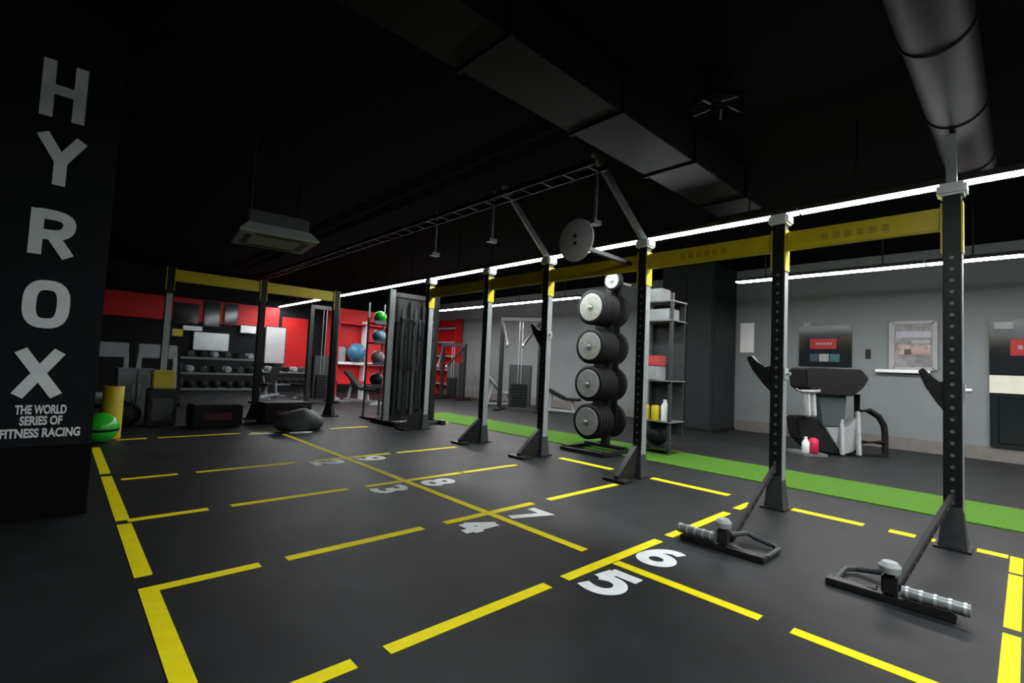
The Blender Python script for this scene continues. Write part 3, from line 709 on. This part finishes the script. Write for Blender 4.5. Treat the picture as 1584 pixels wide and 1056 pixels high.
# ------------------------------------------------------------------ exercise machine by the grey wall
MX, MY = 10.75, 2.55
t = thing('exercise_machine', 'black and pale grey cardio machine with wide hooded console by the grey wall', 'machine', (MX, MY, 0), -YAW)
L_ = dict(local=True)
def pz(y): return (698-y)/82.
def pxx(x): return (x-1298)/82.
bm = nb(); prism(bm, [(pxx(1244), pz(569)), (pxx(1252), pz(566)), (pxx(1330), pz(566)), (pxx(1341), pz(580)), (pxx(1332), pz(594)), (pxx(1316), pz(607)), (pxx(1266), pz(607)), (pxx(1246), pz(596))], -.28, .28); obj('console_hood', bm, M_rub, t, bev=.02, **L_)
bm = nb(); prism(bm, [(pxx(1268), pz(606)), (pxx(1314), pz(606)), (pxx(1310), pz(655)), (pxx(1276), pz(655))], -.16, .16); obj('column', bm, mat('slate_plastic', (.06, .075, .085), .45), t, bev=.02, **L_)
bm = nb(); prism(bm, [(pxx(1236), pz(642)), (pxx(1258), pz(640)), (pxx(1282), pz(660)), (pxx(1306), pz(692)), (pxx(1300), pz(698)), (pxx(1262), pz(692)), (pxx(1240), pz(672))], -.16, .2); obj('drive_cover', bm, M_rub, t, bev=.03, **L_)
bm = nb(); prism(bm, [(pxx(1281), pz(655)), (pxx(1316), pz(655)), (pxx(1330), pz(640)), (pxx(1336), pz(640)), (pxx(1328), pz(690)), (pxx(1310), pz(697)), (pxx(1304), pz(690))], -.14, .10); obj('side_cover', bm, M_lgrey, t, bev=.015, **L_)
for x_, w_ in ((1333, .07), (1308, .06)):
    bm = nb(); bar(bm, (pxx(x_), -.1, pz(630)), (pxx(x_-6), -.25, 0.03), w_, .07); obj('leg', bm, M_lgrey, t, bev=.01, **L_)
for x_ in (1250, 1258):
    bm = nb(); bar(bm, (pxx(x_), -.2, pz(603)), (pxx(x_-3), -.3, pz(640)), .12, .08); obj('arm_pad', bm, M_lgrey, t, bev=.02, **L_)
bm = nb(); tube(bm, [(pxx(1233), -.2, pz(600)), (pxx(1240), -.25, pz(603)), (pxx(1262), -.3, pz(602)), (pxx(1270), -.2, pz(598))], .035, 8); obj('handle_grip', bm, M_steel, t, True, **L_)
bm = nb(); tube(bm, [(pxx(1338), 0, pz(604)), (pxx(1338), 0, .02)], .055, 10); obj('guard_post', bm, M_rub, t, True, **L_)
bm = nb(); tube(bm, [(pxx(1338), 0, pz(629)), (pxx(1358), 0, pz(629)), (pxx(1372), 0, pz(637)), (pxx(1380), 0, pz(650)), (pxx(1382), 0, pz(665)), (pxx(1382), 0, .02)], .055, 10); obj('guard_loop', bm, M_rub, t, True, **L_)
bm = nb(); tube(bm, [(pxx(1338), 0, pz(677)), (pxx(1382), 0, pz(677))], .05, 10); obj('guard_rail', bm, M_rub, t, True, **L_)
bm = nb(); bx(bm, pxx(1234), pxx(1270), -.45, .1, .0, .06); obj('base_foot', bm, M_steel, t, bev=.01, **L_)
bm = nb(); bx(bm, pxx(1270), pxx(1384), -.06, .06, .0, .05); obj('base_rail', bm, M_black, t, bev=.01, **L_)
axr = Vector((math.cos(YAW), -math.sin(YAW), 0)); axf = Vector((math.sin(YAW), math.cos(YAW), 0))
P = Vector((MX, MY, 0)) + axr*pxx(1251) - axf*.40
bm = nb(); lathe(bm, [(.06, .062), (.075, .08), (.075, .30), (.05, .33), (.0, .335)], (P.x, P.y, 0)); item('drink_tin', bm, mat('crimson', (.55, .02, .07), .4), 'crimson tin standing on the foot of the cardio machine', 'tin', smooth=True)
P = Vector((MX, MY, 0)) + axr*pxx(1239) - axf*.40
bm = nb(); lathe(bm, [(.05, .062), (.06, .08), (.06, .25), (.025, .31), (.025, .35), (0, .35)], (P.x, P.y, 0)); item('bottle', bm, M_white, 'white bottle next to the crimson tin', 'bottle', smooth=True)

# ------------------------------------------------------------------ posters, window board and glazed door on the grey wall
def wallrect(px0, py0, px1, py1, X=X1):
    a, b = onX(px0, py0, X), onX(px1, py1, X); return min(a.y, b.y), max(a.y, b.y), min(a.z, b.z), max(a.z, b.z)
def wall_board(name, m_, rect, label, cat, d=.035, fm=None):
    y0, y1, z0, z1 = rect
    t = thing(name, label, cat, (X1, (y0+y1)/2, z0))
    bm = nb(); bx(bm, X1-d, X1-.001, y0, y1, z0, z1); obj('panel', bm, m_, t, bev=.004)
    return t
y0, y1, z0, z1 = wallrect(1237, 503, 1318, 568)
t = wall_board('wall_poster', M_glass, (y0, y1, z0, z1), 'dark poster with a red label above the cardio machine', 'poster')
bm = nb(); bx(bm, X1-.038, X1-.034, y0+.28*(y1-y0), y0+.78*(y1-y0), z0+.42*(z1-z0), z0+.66*(z1-z0)); rl = obj('red_label', bm, M_redlabel, t)
for k in range(6):
    yy = y0+.36*(y1-y0)+k*.055*(y1-y0)
    bm = nb(); bx(bm, X1-.041, X1-.037, yy, yy+.03*(y1-y0), z0+.51*(z1-z0), z0+.57*(z1-z0)); obj('lettering_mark', bm, M_lgrey, rl)
for (f0, f1, m_) in ((.22, .40, mat('teal_print', (.03, .12, .13), .5)), (.42, .6, M_lgrey), (.62, .78, mat('navy_print', (.03, .05, .10), .5))):
    bm = nb(); bx(bm, X1-.038, X1-.034, y0+f0*(y1-y0), y0+f1*(y1-y0), z0+.12*(z1-z0), z0+.30*(z1-z0)); obj('print_block', bm, m_, t)
bm = nb(); bx(bm, X1-.06, X1-.035, y1-.25, y1-.1, z1-.04, z1+.05); obj('clip', bm, M_lgrey, t)
y0, y1, z0, z1 = wallrect(1382, 501, 1446, 570)
t = wall_board('notice_board', mat('notice_grey', (.20, .20, .21), .5, 0, .4, 5.), (y0, y1, z0, z1), 'pale-framed notice board over a white ledge', 'board')
for b_ in ((y0-.05, y0+.03, z0-.03, z1+.03), (y1-.03, y1+.07, z0-.03, z1+.03), (y0, y1, z1-.02, z1+.05), (y0, y1, z0-.05, z0+.02)):
    bm = nb(); bx(bm, X1-.06, X1-.034, *b_); obj('frame_bar', bm, M_lgrey, t, bev=.005)
hh = z1-z0; ww = y1-y0
for f0, f1, g0, g1, m_ in ((.08, .92, .68, .82, mat('lilac_print', (.36, .36, .42), .5)), (.1, .9, .3, .52, mat('peach_print', (.36, .27, .24), .5, 0, .4, 9.)), (.55, .72, .3, .42, mat('brown_print', (.07, .05, .04), .5)), (.1, .55, .55, .62, M_lgrey)):
    bm = nb(); bx(bm, X1-.0375-(.002 if f0 == .55 else 0), X1-.0345, y0+f0*ww, y0+f1*ww, z0+g0*hh, z0+g1*hh); obj('notice', bm, m_, t)
y0, y1, z0, z1 = wallrect(1356, 571, 1440, 578)
bm = nb(); bx(bm, X1-.16, X1-.001, y0, y1, z0, z1); item('wall_ledge', bm, M_white, 'thin white ledge below the notice board', 'ledge', bev=.008)
y0, y1, z0, z1 = wallrect(1146, 500, 1166, 545)
bm = nb(); bx(bm, X1-.02, X1-.001, y0, y1, z0, z1); item('paper_notice', bm, M_white, 'blank pale sheet on the grey wall beside the charcoal wall block', 'notice')
y0, y1, z0, z1 = wallrect(1339, 540, 1347, 555)
bm = nb(); bx(bm, X1-.03, X1-.001, y0, y1, z0, z1); item('wall_switch', bm, M_post, 'small dark switch between poster and notice board', 'switch', bev=.008)
y1 = onX(1531, 600, X1).y; z0, z1 = .27, onX(1531, 495, X1).z; y0 = -1.6
dr = struct(box('door_1', M_glass, None, X1-.07, X1-.001, y0, y1, z0, z1), 'dark glazed door with red label and pale band')
zb0, zb1 = onX(1531, 607, X1).z, onX(1531, 580, X1).z
box('band', M_cream, dr, X1-.085, X1-.07, y0, y1, zb0, zb1)
yr = onX(1563, 540, X1).y; zr0, zr1 = onX(1563, 550, X1).z, onX(1563, 525, X1).z
rl = box('red_label', M_redlabel, dr, X1-.078, X1-.07, yr-.75, yr, zr0, zr1)
for k in range(6): box('lettering_mark', M_lgrey, rl, X1-.081, X1-.078, yr-.16-k*.09, yr-.1-k*.09, zr0+.12, zr1-.12)
ys = onX(1538, 503, X1).y; y_s = onX(1568, 503, X1).y; zs = onX(1553, 506, X1).z
box('sign', M_lgrey, dr, X1-.1, X1-.07, y_s, ys, zs-.04, zs+.09, bev=.005)
box('lower_panel', M_glass, dr, X1-.085, X1-.07, y0, y1-.12, z0+.08, zb0-.08, bev=.01)

# ------------------------------------------------------------------ ceiling services
DY, DZ, DR = .40, 3.76, .2
t = thing('air_duct', 'large round black ventilation duct crossing above the rig end', 'duct', (2, DY, DZ-DR))
bm = nb(); lathe(bm, [(DR, 0), (DR, 13.0), (DR*.96, 13.08), (DR*.8, 13.18), (DR*.5, 13.26), (.0, 13.29)], (-6.0, DY, DZ), (1, 0, 0), 32); obj('duct_body', bm, M_duct, t, True)
for k in range(10):
    bm = nb(); lathe(bm, [(DR, 0), (DR+.012, .005), (DR+.012, .03), (DR, .035)], (-5.0+k*1.3, DY, DZ), (1, 0, 0), 32); obj('seam_ring', bm, M_duct, t, True)
for x in (-3., 0., 3., 5.8):
    bm = nb(); cyl(bm, (x, DY, DZ+DR-.01), (x, DY, ZC), .012, 8); obj('hanger', bm, M_black, t)
t = thing('air_duct', 'rectangular dark duct crossing the ceiling above the third upright', 'duct', (4, 2.8, 3.72))
bm = nb(); bx(bm, 1.0, 7.0, 2.5, 3.12, 3.72, 4.1); obj('duct_body', bm, M_duct, t, bev=.01)
for x in (2.2, 3.6, 5., 6.4):
    bm = nb(); bx(bm, x-.02, x+.02, 2.48, 3.14, 3.70, 4.12); obj('joint_flange', bm, M_duct, t)
t = thing('cable_tray', 'thin dark cable tray running along the ceiling beside the rig', 'tray', (4.74, 8, 3.88))
for dx in (-.12, .12):
    bm = nb(); bx(bm, 4.74+dx-.012, 4.74+dx+.012, 3.6, 18., 3.88, 3.95); obj('side_rail', bm, M_duct, t)
for k in range(36):
    bm = nb(); bx(bm, 4.63, 4.85, 3.7+k*.4, 3.74+k*.4, 3.885, 3.9); obj('rung', bm, M_duct, t)
for px, py in ((742, 365), (655, 385), (905, 280)):
    p = onX(px, py, 4.74 if px != 905 else 5.0)
    bm = nb(); cyl(bm, (p.x+.25, p.y, 3.4), (p.x+.25, p.y, ZC), .025, 8)
    bx(bm, p.x+.17, p.x+.33, p.y-.05, p.y+.05, 3.36, 3.42)
    tag(obj('pipe_hanger', bm, M_steel), 'short steel hanger rod dropping from the ceiling above the rig', 'hanger', 'hanger rods above the rig')
# air conditioner cassette
AZ = 2.85; c = onZ(424, 376, AZ)
t = thing('air_conditioner', 'pale boxy air conditioner hanging under the black ceiling', 'air conditioner', (c.x, c.y, AZ), -.12)
bm = nb(); bx(bm, -.36, .36, -.30, .30, .13, .32); obj('casing', bm, mat('ac_body', (.10, .10, .115), .5), t, bev=.02, **L_)
bm = nb(); lathe(bm, [(.63, 0), (.65, .02), (.51, .14), (.49, .14)], (0, 0, 0), (0, 0, 1), 4)
bmesh.ops.rotate(bm, verts=bm.verts[:], cent=(0, 0, 0), matrix=Matrix.Rotation(math.pi/4, 3, 'Z')); obj('flared_panel', bm, M_ac, t, **L_)
for k in range(4):
    a_ = k*math.pi/2; bm = nb(); bx(bm, -.27, .27, .30, .37, -.008, .004); bmesh.ops.rotate(bm, verts=bm.verts[:], cent=(0, 0, 0), matrix=Matrix.Rotation(a_, 3, 'Z')); obj('vent_slot', bm, M_dark, t, **L_)
for sx in (-.3, .3):
    bm = nb(); cyl(bm, (sx, 0, .32), (sx, 0, ZC-AZ), .012, 8); obj('hanger', bm, M_black, t, **L_)
# swirl diffuser in the ceiling void
c = onZ(1110, 165, 3.9)
t = thing('swirl_diffuser', 'round dark swirl air diffuser with radial vanes under the ceiling', 'vent', (c.x, c.y, 3.88))
bm = nb(); lathe(bm, [(.16, .045), (.17, .03), (.24, .0), (.25, .02), (.25, .06), (.16, .06)], (0, 0, 0), (0, 0, 1), 28); obj('ring', bm, M_ceil, t, True, **L_)
bm = nb(); lathe(bm, [(.12, .05), (.12, ZC-3.88)], (0, 0, 0), (0, 0, 1), 16); obj('neck', bm, M_black, t, True, **L_)
for k in range(14):
    a_ = 2*math.pi*k/14; bm = nb(); bar(bm, (.08*math.cos(a_), .08*math.sin(a_), .03), (.23*math.cos(a_+.3), .23*math.sin(a_+.3), .0), .022, .006); obj('vane', bm, M_dark if k % 3 == 0 else M_ceil, t, **L_)
